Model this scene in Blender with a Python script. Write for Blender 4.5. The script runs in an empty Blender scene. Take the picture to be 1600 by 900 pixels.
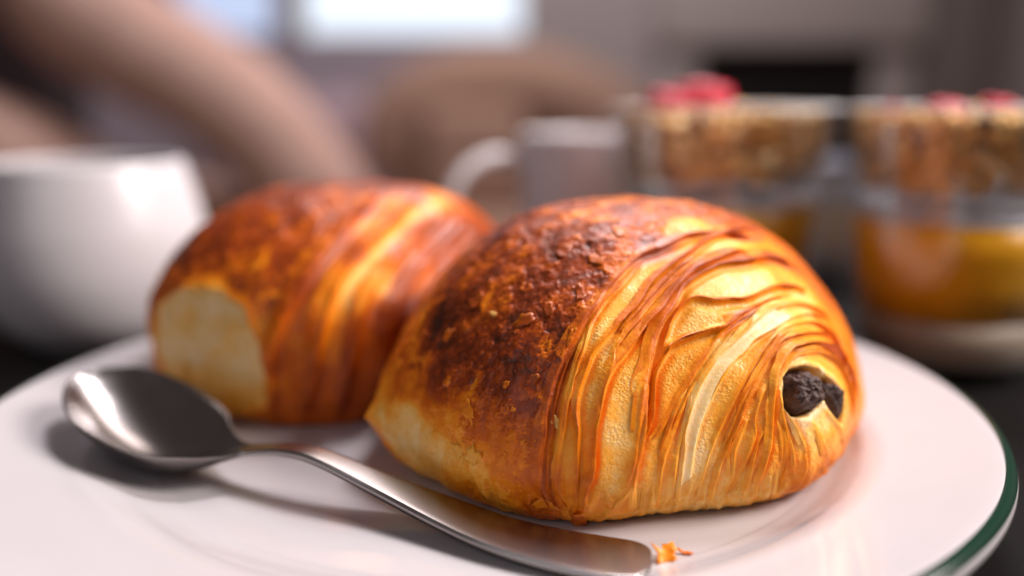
import bpy, bmesh, math, random
import numpy as np
from mathutils import Vector, Matrix

# ------------------------------------------------------------------ camera, world, lights, exposure
CM = 0.01                       # the scene is laid out in centimetres, Blender units are metres
C = bpy.context.scene.collection
scn = bpy.context.scene
cam_d = bpy.data.cameras.new('camera'); cam = bpy.data.objects.new('camera', cam_d); C.objects.link(cam)
cam.location = (0.44*CM, -22.47*CM, 9.537*CM)
cam.rotation_euler = (math.radians(90-11.8), 0, 0)
cam_d.sensor_width = 36.0; cam_d.lens = 31.5
cam_d.clip_start = 0.01; cam_d.clip_end = 50
cam_d.dof.use_dof = True; cam_d.dof.focus_distance = 0.175; cam_d.dof.aperture_fstop = 3.1
cam_d.dof.aperture_blades = 0
scn.camera = cam
scn.render.engine = 'CYCLES'
scn.cycles.max_bounces = 10; scn.cycles.transmission_bounces = 8; scn.cycles.transparent_max_bounces = 32
scn.cycles.sample_clamp_indirect = 6
scn.view_settings.view_transform = 'Standard'; scn.view_settings.look = 'None'
scn.view_settings.exposure = 0.0; scn.view_settings.gamma = 1.0; scn.view_settings.use_curve_mapping = False

world = bpy.data.worlds.new('World'); scn.world = world; world.use_nodes = True
bg = world.node_tree.nodes['Background']
bg.inputs[0].default_value = (0.98, 0.76, 0.72, 1); bg.inputs[1].default_value = 0.095

def area(name, loc, target, size, size_y, power, color):
    d = bpy.data.lights.new(name, 'AREA'); d.shape = 'RECTANGLE'; d.size = size*CM; d.size_y = size_y*CM
    d.energy = power; d.color = color
    o = bpy.data.objects.new(name, d); C.objects.link(o)
    o.location = Vector(loc)*CM
    v = (Vector(target)-Vector(loc))
    o.rotation_euler = v.to_track_quat('-Z', 'Y').to_euler()
    return o
area('window_light', (58, -4, 48), (3, -2, 3), 32, 32, 10.0, (1.0, 0.92, 0.88))
area('back_window_light', (38, 76, 148), (0, 0, 3), 46, 40, 27.0, (0.98, 0.94, 0.98))
area('side_fill_light', (-42, -58, 46), (0, 0, 3), 50, 50, 0.9, (0.92, 0.92, 1.0))  # added fill for the pale left-facing flanks; no window is seen there
area('room_fill_light', (10, 190, 190), (10, 240, 0), 120, 120, 31.0, (1.0, 0.87, 0.84))  # added fill for the far room; no ceiling lamp is in view
# measured shape of the two pastries: outline parameters, layer edges and browning samples (cm)
PF=[2.968,-1.56,5.893,1.183,0.846,0.039,-0.265,1.268,0.313,0.199,0.824,0.0,6.11,6.406,5.896,5.268,4.869,4.526,4.346,4.46,4.76,5.097,5.575,5.754,5.522,5.934,5.563,5.395,5.451,5.269,4.751,4.599,4.9,5.255,5.333,5.497]
PB=[-4.673,3.994,5.762,2.147,0.768,0.246,-0.399,1.043,0.684,0.039,0.906,0.0,4.583,5.52,5.796,5.154,4.372,3.899,3.822,4.01,4.259,4.484,4.835,5.159,5.182,5.385,5.628,5.195,4.95,5.0,5.027,4.864,4.505,4.023,3.758,3.936]
FC=[
([(6.25,-1.15,6.6),(5.57,-2.1,6.63),(4.67,-2.86,6.66),(4.26,-3.05,6.64),(3.91,-3.28,6.53),(3.58,-3.51,6.43),(3.2,-3.73,6.35),(2.9,-4.0,6.21),(2.63,-4.33,6.01),(2.33,-4.63,5.77),(2.11,-4.92,5.5),(1.89,-5.11,5.31),(1.68,-5.37,5.0),(1.48,-5.6,4.67),(1.31,-5.82,4.34),(1.18,-6.01,3.99),(1.07,-6.18,3.64),(1.04,-6.34,3.26),(0.99,-6.45,2.88),(1.01,-6.51,2.26),(1.1,-6.47,2.02),(1.22,-6.37,1.76)],0.12,0.05,0.07,0.2), # c0
([(1.71,-5.52,4.82),(1.5,-5.73,4.51),(1.35,-5.97,4.12),(1.23,-6.18,3.71),(1.22,-6.31,3.42),(1.2,-6.41,3.15),(1.17,-6.53,2.68),(1.17,-6.53,2.23),(1.32,-6.44,1.86)],0.04,0.03,0.035,0.06), # c0c
([(3.17,-3.88,6.25),(2.78,-4.36,5.95),(2.51,-4.63,5.76),(2.28,-4.83,5.59),(2.02,-5.18,5.25),(1.87,-5.49,4.87),(1.74,-5.72,4.57),(1.61,-5.97,4.18),(1.48,-6.18,3.79),(1.43,-6.34,3.42),(1.38,-6.43,3.19),(1.33,-6.53,2.81),(1.29,-6.57,2.41),(1.35,-6.54,2.13),(1.49,-6.44,1.83)],0.06,0.03,0.05,0.0), # c0b
([(6.22,-1.9,6.39),(5.62,-2.36,6.51),(5.26,-2.51,6.6),(4.63,-3.16,6.51),(4.27,-3.51,6.35),(4.0,-3.71,6.23),(3.65,-4.0,6.06),(3.3,-4.35,5.84),(2.97,-4.77,5.53),(2.72,-5.01,5.33),(2.57,-5.15,5.22),(2.27,-5.41,4.96),(2.03,-5.61,4.73),(1.92,-5.76,4.51),(1.8,-5.93,4.26),(1.71,-6.09,3.99),(1.68,-6.23,3.72),(1.71,-6.37,3.39),(1.69,-6.49,3.04),(1.68,-6.59,2.58),(1.65,-6.52,2.01)],0.07,0.03,0.09,0.2), # c1
([(3.92,-4.02,6.0),(3.56,-4.28,5.84),(3.12,-4.74,5.52),(2.87,-5.08,5.22),(2.54,-5.39,4.94)],0.04,0.03,0.03,0.08), # c1b
([(5.47,-2.96,6.32),(4.99,-3.32,6.32),(4.52,-3.6,6.24),(4.11,-3.9,6.07),(3.82,-4.15,5.91),(3.49,-4.45,5.71),(3.26,-4.68,5.54),(3.01,-4.95,5.32),(2.78,-5.19,5.12),(2.61,-5.34,4.98),(2.46,-5.53,4.77),(2.37,-5.74,4.49)],0.06,0.03,0.06,0.15), # c2a
([(5.85,-2.73,6.23),(5.27,-3.23,6.27),(4.71,-3.66,6.16),(4.27,-3.93,6.03),(3.97,-4.2,5.83),(3.67,-4.51,5.6),(3.42,-4.82,5.35),(3.09,-5.1,5.12),(2.87,-5.33,4.91),(2.64,-5.55,4.69),(2.43,-5.72,4.5),(2.28,-5.89,4.27),(2.17,-6.07,3.98),(2.1,-6.19,3.75),(2.02,-6.33,3.45),(1.98,-6.44,3.15),(1.96,-6.54,2.81),(1.92,-6.58,2.53),(1.84,-6.57,2.25),(1.8,-6.45,1.83)],0.09,0.025,0.12,0.22), # c2b
([(6.89,-2.24,5.76),(6.61,-2.36,5.92),(6.21,-2.6,6.07),(5.75,-3.11,6.09),(5.21,-3.51,6.12),(4.85,-3.7,6.1),(4.51,-3.92,6.0),(4.18,-4.13,5.86),(3.94,-4.32,5.73),(3.74,-4.61,5.48),(3.53,-4.83,5.3),(3.41,-4.98,5.17),(3.27,-5.2,4.94),(3.18,-5.42,4.67),(3.11,-5.63,4.38),(3.05,-5.8,4.12),(3.0,-6.03,3.68),(2.93,-6.21,3.29),(2.83,-6.35,2.91),(2.76,-6.43,2.51),(2.73,-6.3,1.84)],0.16,0.04,0.11,0.25), # c3
([(2.99,-5.81,4.12),(2.89,-6.06,3.7),(2.83,-6.23,3.3),(2.75,-6.39,2.81),(2.6,-6.46,2.33)],0.05,0.04,0.03,0.1), # c3b
([(7.02,-2.8,5.3),(6.88,-2.85,5.41),(6.59,-3.08,5.52),(6.13,-3.52,5.6),(5.72,-3.93,5.56),(5.35,-4.2,5.5),(5.02,-4.32,5.5),(4.61,-4.44,5.49),(4.39,-4.44,5.53),(4.16,-4.46,5.55),(3.95,-4.58,5.47),(3.75,-4.78,5.3),(3.65,-4.9,5.18),(3.54,-5.1,4.98),(3.45,-5.3,4.74)],0.04,0.05,0.11,0.25), # c4
([(6.51,-3.39,5.38),(5.88,-3.98,5.42),(5.48,-4.3,5.35),(5.06,-4.59,5.21),(4.78,-4.79,5.05),(4.57,-4.87,5.0),(4.32,-4.95,4.96),(4.02,-5.06,4.89),(3.79,-5.15,4.83),(3.57,-5.26,4.75),(3.45,-5.39,4.61),(3.28,-5.57,4.41),(3.19,-5.72,4.19),(3.14,-5.87,3.94),(3.12,-6.0,3.68),(3.05,-6.13,3.41),(2.94,-6.26,3.1)],0.04,0.04,0.14,0.25), # c5
([(5.5,-4.2,5.43),(5.03,-4.51,5.31),(4.66,-4.74,5.14)],0.04,0.04,0.03,0.1), # c5b
([(5.97,-4.0,5.35),(5.31,-4.49,5.22),(4.87,-4.8,5.02),(4.5,-5.06,4.77),(4.23,-5.29,4.5),(4.02,-5.47,4.29),(3.88,-5.6,4.1),(3.69,-5.76,3.88),(3.48,-5.96,3.55),(3.29,-6.11,3.3),(3.08,-6.21,3.17)],0.09,0.05,0.04,0.28), # c6
([(6.13,-3.91,5.3),(5.41,-4.5,5.17),(4.95,-4.83,4.95),(4.6,-5.11,4.67),(4.34,-5.33,4.41),(4.11,-5.52,4.16),(3.9,-5.69,3.92),(3.72,-5.86,3.64),(3.57,-6.01,3.36),(3.46,-6.13,3.08)],0.04,0.03,0.04,0.1), # c6a
([(4.01,-5.6,4.06),(3.73,-5.87,3.63),(3.52,-6.09,3.19),(3.38,-6.21,2.85),(3.32,-6.27,2.58),(3.3,-6.27,2.25),(3.31,-6.09,1.74)],0.06,0.03,0.06,0.08), # c6b
([(4.05,-5.62,3.99),(3.84,-5.87,3.57),(3.69,-6.08,3.06),(3.63,-6.15,2.83),(3.58,-6.21,2.42),(3.54,-5.97,1.64)],0.05,0.03,0.05,0.05), # c6c
([(7.77,-2.68,4.47),(7.49,-2.75,4.81),(6.96,-3.14,5.12),(6.43,-3.67,5.25),(5.94,-4.12,5.26),(5.7,-4.34,5.2),(5.26,-4.73,4.96),(4.94,-4.96,4.78),(4.56,-5.23,4.5),(4.29,-5.45,4.22),(4.09,-5.64,3.94),(3.95,-5.81,3.66),(3.81,-5.99,3.26),(3.78,-6.1,2.9),(3.73,-6.17,2.61),(3.71,-6.16,2.22),(3.69,-6.05,1.84)],0.06,0.03,0.08,0.0), # c7
([(7.9,-3.05,3.87),(7.83,-2.77,4.3),(7.47,-2.91,4.7),(6.93,-3.38,4.98),(6.32,-4.05,5.03),(5.8,-4.54,4.91),(5.36,-4.85,4.77),(5.11,-5.07,4.57),(4.79,-5.27,4.37),(4.52,-5.5,4.06),(4.32,-5.69,3.75),(4.16,-5.84,3.46),(4.04,-5.97,3.16),(3.95,-6.08,2.81),(3.92,-6.13,2.38)],0.03,0.025,0.05,0.0), # c8
([(7.9,-3.34,3.5),(7.87,-3.04,3.94),(7.59,-3.05,4.41),(7.08,-3.4,4.78),(6.44,-4.07,4.9),(5.86,-4.59,4.82),(5.42,-5.01,4.51),(5.07,-5.35,4.12),(4.81,-5.58,3.79),(4.57,-5.79,3.4),(4.4,-5.93,3.07),(4.26,-6.03,2.74),(4.17,-6.07,2.36),(4.13,-5.94,1.81)],0.06,0.03,0.05,0.12), # c9
([(5.99,-4.59,4.73),(5.55,-5.02,4.42),(5.2,-5.37,4.02),(4.94,-5.6,3.67),(4.69,-5.8,3.29),(4.52,-5.94,2.94)],0.04,0.03,0.035,0.1), # c9b
([(8.03,-3.31,3.19),(7.99,-3.04,3.7),(7.63,-3.16,4.23),(7.1,-3.59,4.59),(6.5,-4.17,4.74),(6.04,-4.57,4.71),(5.77,-4.85,4.54),(5.55,-5.09,4.31),(5.31,-5.34,4.02),(5.03,-5.57,3.71),(4.86,-5.75,3.35),(4.68,-5.91,2.95),(4.53,-5.99,2.64),(4.45,-6.01,2.26),(4.41,-5.86,1.77)],0.07,0.03,0.07,0.14), # c10
([(5.53,-5.3,3.96),(5.25,-5.6,3.51),(5.2,-5.76,3.08),(5.12,-5.85,2.81),(4.95,-5.92,2.42),(4.73,-5.84,1.86)],0.06,0.03,0.06,0.1), # c10b
([(5.1,-5.67,3.42),(4.92,-5.82,3.09),(4.81,-5.92,2.77),(4.79,-5.96,2.4),(4.7,-5.74,1.65)],0.05,0.03,0.05,0.1), # c10d
([(8.17,-3.27,2.74),(8.12,-3.02,3.4),(7.71,-3.25,4.0),(7.13,-3.76,4.39),(6.52,-4.32,4.55),(6.13,-4.68,4.5),(5.86,-4.99,4.27),(5.7,-5.25,3.95),(5.62,-5.5,3.49),(5.58,-5.65,3.09),(5.53,-5.74,2.82),(5.44,-5.8,2.56),(5.35,-5.81,2.21),(5.36,-5.47,1.52)],0.08,0.025,0.1,0.14), # c11
([(5.43,-5.68,3.15),(5.26,-5.78,2.94),(5.21,-5.84,2.75),(5.12,-5.89,2.38),(5.09,-5.79,1.9)],0.05,0.03,0.06,0.1), # c11b
([(8.01,-3.58,2.62),(7.91,-3.48,3.25),(7.57,-3.6,3.86),(7.04,-4.01,4.26),(6.49,-4.49,4.39),(6.14,-4.79,4.34),(5.88,-5.06,4.14)],0.05,0.03,0.05,0.1), # c11e
([(5.74,-5.29,3.83),(5.79,-5.46,3.41),(5.88,-5.55,3.08),(5.9,-5.63,2.64),(5.86,-5.65,2.26),(5.89,-5.48,1.79)],0.05,0.03,0.06,0.14), # c11c
([(5.79,-5.22,3.94),(5.81,-5.38,3.59),(5.89,-5.47,3.29),(6.02,-5.54,2.87),(6.07,-5.58,2.39),(6.15,-5.28,1.69)],0.04,0.03,0.06,0.06), # c11d
([(5.92,-5.39,3.46),(6.01,-5.43,3.26),(6.16,-5.44,3.01),(6.31,-5.43,2.73),(6.36,-5.43,2.4),(6.35,-5.38,2.09),(6.32,-5.16,1.67)],0.05,0.03,0.09,0.02), # c12
([(6.41,-5.23,3.2),(6.61,-5.17,3.0),(6.77,-5.13,2.71),(6.95,-4.99,2.35),(7.15,-4.65,1.95)],0.08,0.06,0.04,0.1), # c13
([(6.92,-4.8,3.26),(7.19,-4.65,2.94),(7.51,-4.36,2.48),(7.7,-4.01,2.13)],0.05,0.05,0.04,0.05), # c14
]
BC=[
([(-3.46,3.45,6.92),(-3.77,1.92,6.55),(-4.1,0.79,6.01),(-4.48,0.04,5.47),(-4.85,-0.46,4.91),(-5.27,-0.84,4.18),(-5.53,-0.94,3.28),(-5.62,-0.84,2.22),(-5.61,-0.68,1.58)],0.2,0.1,0.12,0.1), # b0
([(-2.4,3.8,6.7),(-2.8,2.36,6.33),(-3.28,0.9,5.83),(-3.81,-0.1,5.17),(-4.14,-0.67,4.47),(-4.36,-0.96,3.61),(-4.57,-0.96,2.61),(-4.79,-0.78,1.62)],0.16,0.1,0.14,0.2), # b1
([(-1.48,4.0,6.3),(-2.12,2.68,5.92),(-2.65,1.03,5.47),(-3.05,0.15,4.98),(-3.38,-0.48,4.26),(-3.6,-0.76,3.38),(-3.81,-0.77,2.37),(-4.01,-0.65,1.58)],0.16,0.1,0.14,0.25), # b2
([(-0.93,4.23,5.99),(-1.59,2.89,5.52),(-2.11,1.41,5.07),(-2.44,0.46,4.56),(-2.72,-0.14,3.87),(-2.9,-0.32,2.91),(-3.15,-0.31,1.71)],0.16,0.1,0.14,0.25), # b3
([(-0.47,4.52,5.67),(-1.18,3.1,5.15),(-1.64,1.94,4.6),(-1.99,0.85,3.98),(-2.22,0.4,3.21)],0.16,0.1,0.1,0.2), # b4
]
FB=[(1.92,-2.0,7.03,0.66),(2.81,-1.8,7.15,0.7),(3.96,-1.93,7.09,0.62),(4.87,-1.87,6.94,0.6),(1.17,-2.33,6.78,0.78),(0.45,-2.41,6.5,0.8),(-0.12,-2.56,6.16,0.74),(-0.71,-2.51,5.79,0.72),(-1.11,-2.92,5.28,0.74),(-1.55,-2.91,4.85,0.64),(-1.83,-3.03,4.43,0.56),(-2.09,-3.36,3.8,0.54),(-1.74,-4.07,3.57,0.54),(-1.13,-4.6,3.75,0.62),(-0.84,-5.0,3.58,0.54),(-1.62,-3.81,4.06,0.64),(-2.3,-3.49,3.22,0.35),(-2.31,-3.68,2.87,0.08),(-2.59,-3.21,2.52,0.35),(-0.94,-3.44,5.11,0.85),(-1.2,-3.75,4.61,0.9),(-0.89,-4.44,4.24,0.8),(-0.34,-4.18,5.0,0.7),(0.07,-5.02,4.55,0.88),(0.46,-5.24,4.61,0.97),(0.76,-5.47,4.54,0.9),(1.08,-5.61,4.53,0.72),(1.35,-5.08,5.22,0.78),(0.97,-4.58,5.5,0.8),(1.5,-4.64,5.66,0.78),(0.46,-3.69,5.86,0.74),(1.14,-3.71,6.15,0.68),(1.79,-3.82,6.3,0.68),(2.16,-4.36,6.0,0.7),(2.51,-3.55,6.54,0.66),(3.21,-3.28,6.63,0.72),(3.74,-2.48,6.94,0.6),(-0.58,-4.85,4.11,0.7),(-0.04,-5.39,4.0,0.74),(-0.87,-4.82,3.8,0.64),(-1.45,-4.16,3.88,0.62),(0.2,-5.83,3.6,0.64),(0.7,-5.91,3.91,0.6),(0.83,-6.28,3.27,0.54),(0.9,-6.48,2.61,0.5),(0.45,-6.15,3.21,0.52),(-0.05,-5.8,3.34,0.5),(-0.32,-5.51,3.5,0.58),(-1.42,-4.53,3.41,0.36),(-0.57,-5.46,3.19,0.34),(-0.98,-5.09,3.19,0.22),(-1.7,-4.42,3.01,0.02),(-1.4,-4.85,2.74,0.02),(-0.98,-5.3,2.57,0.05),(-0.36,-5.83,2.59,0.16),(0.22,-6.23,2.49,0.3),(0.69,-6.4,2.19,0.38),(1.0,-6.36,1.83,0.48),(-1.59,-4.48,1.88,0.12),(-0.87,-5.2,1.84,0.2),(-0.06,-5.73,1.67,0.25),(-2.02,-4.17,2.33,0.06),(4.12,-2.74,6.81,0.1),(4.59,-2.55,6.81,0.14),(6.1,-1.11,6.67,0.6),(6.48,-1.48,6.39,0.5),(7.17,-1.51,5.89,0.5),(7.8,-1.47,5.27,0.55),(8.33,-1.71,4.41,0.45),(8.55,-2.22,3.46,0.42),(8.37,-2.95,2.62,0.38),(7.4,-4.45,2.15,0.34),(7.87,-3.82,2.49,0.36),(6.81,-4.99,1.95,0.42),(2.5,-4.84,5.56,0.2),(2.93,-4.41,5.88,0.15),(2.12,-5.44,4.94,0.16),(1.85,-5.98,4.18,0.22),(1.49,-6.48,3.08,0.24),(1.55,-6.55,2.12,0.34),(2.55,-5.91,4.15,0.2),(2.49,-6.32,3.29,0.14),(2.36,-6.51,2.35,0.2),(2.17,-6.42,1.86,0.3),(2.94,-5.56,4.57,0.24),(3.74,-4.36,5.73,0.2),(4.43,-4.14,5.82,0.12),(5.19,-3.84,5.89,0.08),(5.84,-3.39,5.88,0.12),(6.36,-3.01,5.74,0.3),(4.2,-4.71,5.27,0.2),(4.62,-4.65,5.26,0.2),(3.86,-5.28,4.62,0.25),(3.57,-5.62,4.2,0.26),(3.41,-5.89,3.76,0.26),(3.52,-6.2,2.75,0.24),(3.15,-6.31,2.27,0.2),(5.3,-3.2,6.27,0.15),(6.3,-2.12,6.24,0.3),(4.8,-5.13,4.58,0.06),(4.18,-5.73,3.72,0.06),(3.9,-6.11,2.71,0.08),(6.05,-4.25,5.05,0.06),(6.88,-3.33,5.07,0.1),(5.19,-5.12,4.45,0.22),(5.63,-4.93,4.51,0.25),(4.87,-5.45,4.02,0.24),(4.57,-5.72,3.58,0.24),(5.25,-5.49,3.76,0.25),(5.52,-5.52,3.5,0.22),(5.89,-4.89,4.39,0.22),(6.46,-4.32,4.62,0.24),(7.37,-3.23,4.55,0.3),(4.33,-6.01,2.13,0.16),(4.89,-5.84,1.93,0.18),(5.56,-5.69,1.99,0.18),(5.34,-5.79,2.83,0.22),(6.12,-5.51,2.12,0.3),(5.71,-5.72,2.54,0.32),(6.49,-5.01,1.63,0.4),(6.61,-5.24,2.75,0.2),(6.89,-4.93,3.04,0.12),(6.46,-5.23,3.13,0.08),(7.07,-4.87,2.6,0.3),(6.57,-5.27,2.21,0.3),(6.08,-5.11,3.9,0.15)]
BB=[(-8.27,1.69,5.71,0.77),(-7.52,2.24,6.34,0.75),(-6.87,3.14,6.77,0.8099999999999999),(-6.19,4.13,7.0,0.83),(-5.05,4.98,7.06,0.87),(-3.72,3.99,7.05,0.8099999999999999),(-2.42,3.97,6.78,0.69),(-7.31,0.82,5.5,0.69),(-6.38,1.26,6.12,0.71),(-5.47,1.85,6.56,0.77),(-5.79,0.18,5.45,0.6699999999999999),(-6.44,0.09,5.13,0.71),(-5.04,0.56,5.88,0.64),(-4.7,1.48,6.44,0.71),(-3.77,1.92,6.55,0.64),(-3.39,1.65,6.32,0.22),(-2.52,3.22,6.49,0.2),(-1.85,3.93,6.51,0.22),(-2.88,1.65,6.07,0.2),(-3.9,0.47,5.73,0.49),(-1.12,4.13,6.1,0.54),(-0.56,4.38,5.68,0.69),(-8.61,1.07,4.94,0.64),(-9.07,1.02,4.28,0.51),(-8.66,0.54,3.88,0.12),(-7.85,0.26,4.43,0.05),(-7.09,-0.04,4.57,0.05),(-6.49,-0.47,4.25,0.08),(-7.84,-0.0,3.34,0.05),(-7.09,-0.36,2.93,0.05),(-6.31,-0.71,3.19,0.08),(-6.02,-0.77,2.55,0.12),(-8.59,0.5,2.48,0.15),(-7.62,0.04,1.92,0.15),(-6.48,-0.45,1.75,0.22),(-9.24,0.99,3.06,0.2),(-5.93,-0.79,3.89,0.3),(-5.8,-0.52,4.61,0.59),(-5.34,-0.43,4.9,0.69),(-5.45,-0.95,3.28,0.54),(-5.56,-0.78,1.88,0.49),(-4.85,-0.46,4.91,0.64),(-4.93,-0.95,3.88,0.43999999999999995),(-4.21,-0.61,4.61,0.22),(-3.63,-0.35,4.74,0.1),(-3.29,0.12,5.14,0.08),(-2.96,0.76,5.52,0.15),(-4.05,-0.9,3.59,0.3),(-3.45,-0.68,3.52,0.49),(-4.38,-0.94,2.61,0.49),(-2.86,-0.22,4.03,0.64),(-2.32,0.94,4.98,0.49),(-1.75,2.36,5.25,0.49),(-2.13,0.58,3.87,0.7899999999999999),(-3.51,-0.62,2.16,0.59),(-4.77,-0.86,1.9,0.54),(-1.43,3.08,5.49,0.54)]
HOLES=[[(5.93,-5.1,4.03),(6.1,-4.93,4.16),(6.43,-4.72,4.15),(6.78,-4.5,4.02),(6.9,-4.51,3.83),(6.83,-4.71,3.62),(6.67,-4.97,3.4),(6.42,-5.2,3.29),(6.17,-5.33,3.3),(6.0,-5.38,3.4),(5.89,-5.34,3.6)],[(6.92,-4.44,3.9),(7.26,-4.19,3.66),(7.5,-4.05,3.37),(7.5,-4.21,3.07),(7.4,-4.42,2.85),(7.22,-4.58,3.02),(7.0,-4.7,3.34),(6.82,-4.79,3.5)]]
TIP=(-2.52,-3.37,2.62)
PALE=[(-8.97,0.9,4.23),(-8.16,0.61,4.74),(-7.12,0.12,4.8),(-6.33,-0.47,4.39),(-5.85,-0.86,3.58),(-5.64,-0.88,2.59),(-5.78,-0.72,1.86),(-6.53,-0.38,1.6),(-7.53,0.14,1.51),(-8.49,0.58,1.79),(-9.09,0.9,2.46),(-9.19,0.91,3.43)]
I7=16
FLK=[(0.07,-4.33,5.18,0.08,0.05,0.14),(1.3,-6.28,3.53,0.1,0.12,0.12),(-0.34,-5.2,3.94,0.07,0.22,0.34),(-0.41,-5.45,3.48,0.1,0.28,0.32),(-0.61,-5.6,2.7,0.16,0.12,0.2),(-0.29,-5.86,2.71,0.2,0.16,0.2),(0.46,-5.94,3.66,0.05,0.05,0.34),(0.64,-6.27,3.13,0.05,0.06,0.34),(0.33,-5.61,4.06,0.07,0.06,0.4),(1.74,-6.25,1.55,0.35,0.16,0.45),(1.01,-6.39,1.88,0.3,0.14,0.35),(-1.54,-3.89,4.08,0.08,0.2,0.4),(-0.91,-4.0,4.67,0.12,0.16,0.5),(-0.29,-3.81,5.33,0.2,0.14,0.6),(0.71,-4.83,5.17,0.14,0.22,0.6),(1.16,-4.79,5.42,0.12,0.2,0.6),(1.82,-4.64,5.73,0.2,0.12,0.6),(2.2,-3.9,6.32,0.22,0.16,0.5),(1.54,-3.52,6.39,0.18,0.2,0.62),(2.78,-3.24,6.7,0.2,0.14,0.45),(0.83,-5.74,4.23,0.16,0.1,0.62)]
# ------------------------------------------------------------------ helpers
def link_mesh(name, verts, faces, mat, parent=None, smooth=True):
    me = bpy.data.meshes.new(name)
    me.from_pydata([tuple(np.asarray(v)*CM) for v in verts], [], faces)
    me.update()
    if smooth: me.polygons.foreach_set('use_smooth', [True]*len(me.polygons))
    if mat: me.materials.append(mat)
    o = bpy.data.objects.new(name, me); C.objects.link(o)
    if parent: o.parent = parent
    return o
def grid_mesh(name, V, wrap, mat, parent=None, flip=False, cap0=False):
    """V: (rows, cols, 3) array in cm -> one quad-grid mesh, fast"""
    nr, nc = V.shape[:2]
    i, j = np.meshgrid(np.arange(nr-1), np.arange(nc if wrap else nc-1), indexing='ij')
    j2 = (j+1) % nc
    q = np.stack([i*nc+j, i*nc+j2, (i+1)*nc+j2, (i+1)*nc+j], -1).reshape(-1, 4)
    if flip: q = q[:, ::-1]
    me = bpy.data.meshes.new(name)
    me.vertices.add(nr*nc); me.vertices.foreach_set('co', (V.reshape(-1, 3)*CM).astype(np.float32).ravel())
    me.loops.add(q.size); me.loops.foreach_set('vertex_index', q.astype(np.int32).ravel())
    me.polygons.add(len(q)); me.polygons.foreach_set('loop_start', np.arange(0, q.size, 4, dtype=np.int32))
    me.polygons.foreach_set('use_smooth', np.ones(len(q), dtype=bool))
    me.update(calc_edges=True)
    if mat: me.materials.append(mat)
    o = bpy.data.objects.new(name, me); C.objects.link(o)
    if parent: o.parent = parent
    return o
def set_attr(o, name, arr):
    a = o.data.attributes.new(name, 'FLOAT', 'POINT'); a.data.foreach_set('value', np.asarray(arr, np.float32).ravel())
def lathe(name, prof, n, mat, parent=None, centre=(0, 0), sub=1):
    """prof: list of (r, z) from the axis or from a rim; closed by grid wrap"""
    P = np.array(prof, float)
    a = np.linspace(0, 2*np.pi, n, endpoint=False)
    V = np.zeros((len(P), n, 3))
    V[..., 0] = P[:, 0, None]*np.cos(a)+centre[0]; V[..., 1] = P[:, 0, None]*np.sin(a)+centre[1]; V[..., 2] = P[:, 1, None]
    return grid_mesh(name, V, True, mat, parent)
def smooth_prof(pts, n):
    """Catmull-Rom through profile points"""
    P = np.array(pts, float); P = np.vstack([2*P[0]-P[1], P, 2*P[-1]-P[-2]])
    out = []
    for k in range(1, len(P)-2):
        for t in np.linspace(0, 1, n, endpoint=False):
            a, b, c, d = P[k-1:k+3]
            out.append(.5*(2*b+(c-a)*t+(2*a-5*b+4*c-d)*t*t+(3*b-a-3*c+d)*t**3))
    out.append(P[-2]); return [tuple(x) for x in out]
def thing(name, label, cat, loc=(0, 0, 0), group=None):
    o = bpy.data.objects.new(name, None); C.objects.link(o); o.empty_display_size = .02
    o.location = Vector(loc)*CM; o['label'] = label; o['category'] = cat
    if group: o['group'] = group
    return o
def tag(o, label, cat, group=None, kind=None):
    o['label'] = label; o['category'] = cat
    if group: o['group'] = group
    if kind: o['kind'] = kind
    return o

# vectorised 3-D gradient-free value noise, fractal sum
def _hash(ix, iy, iz, seed):
    h = (ix*374761393 + iy*668265263 + iz*2147483647 + seed*974634221) & 0xFFFFFFFF
    h = ((h ^ (h >> 13))*1274126177) & 0xFFFFFFFF
    h = ((h ^ (h >> 16))*2246822519) & 0xFFFFFFFF
    return ((h ^ (h >> 15)) & 0xFFFFFF)/float(0xFFFFFF)
def vnoise(p, seed=0):
    p = np.asarray(p, float); i = np.floor(p).astype(np.int64); f = p-i; f = f*f*f*(f*(f*6-15)+10)
    r = 0
    for dx in (0, 1):
        wx = f[..., 0] if dx else 1-f[..., 0]
        for dy in (0, 1):
            wy = f[..., 1] if dy else 1-f[..., 1]
            for dz in (0, 1):
                wz = f[..., 2] if dz else 1-f[..., 2]
                r = r+wx*wy*wz*_hash(i[..., 0]+dx, i[..., 1]+dy, i[..., 2]+dz, seed)
    return r*2-1
def fbm(p, oct=4, seed=0, gain=.5):
    a, s, t = 1.0, 0, 0
    for k in range(oct):
        s = s+a*vnoise(np.asarray(p)*2**k+k*17.3, seed+k); t += a; a *= gain
    return s/t
def sstep(a, b, x):
    t = np.clip((x-a)/(b-a), 0, 1); return t*t*(3-2*t)

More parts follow.
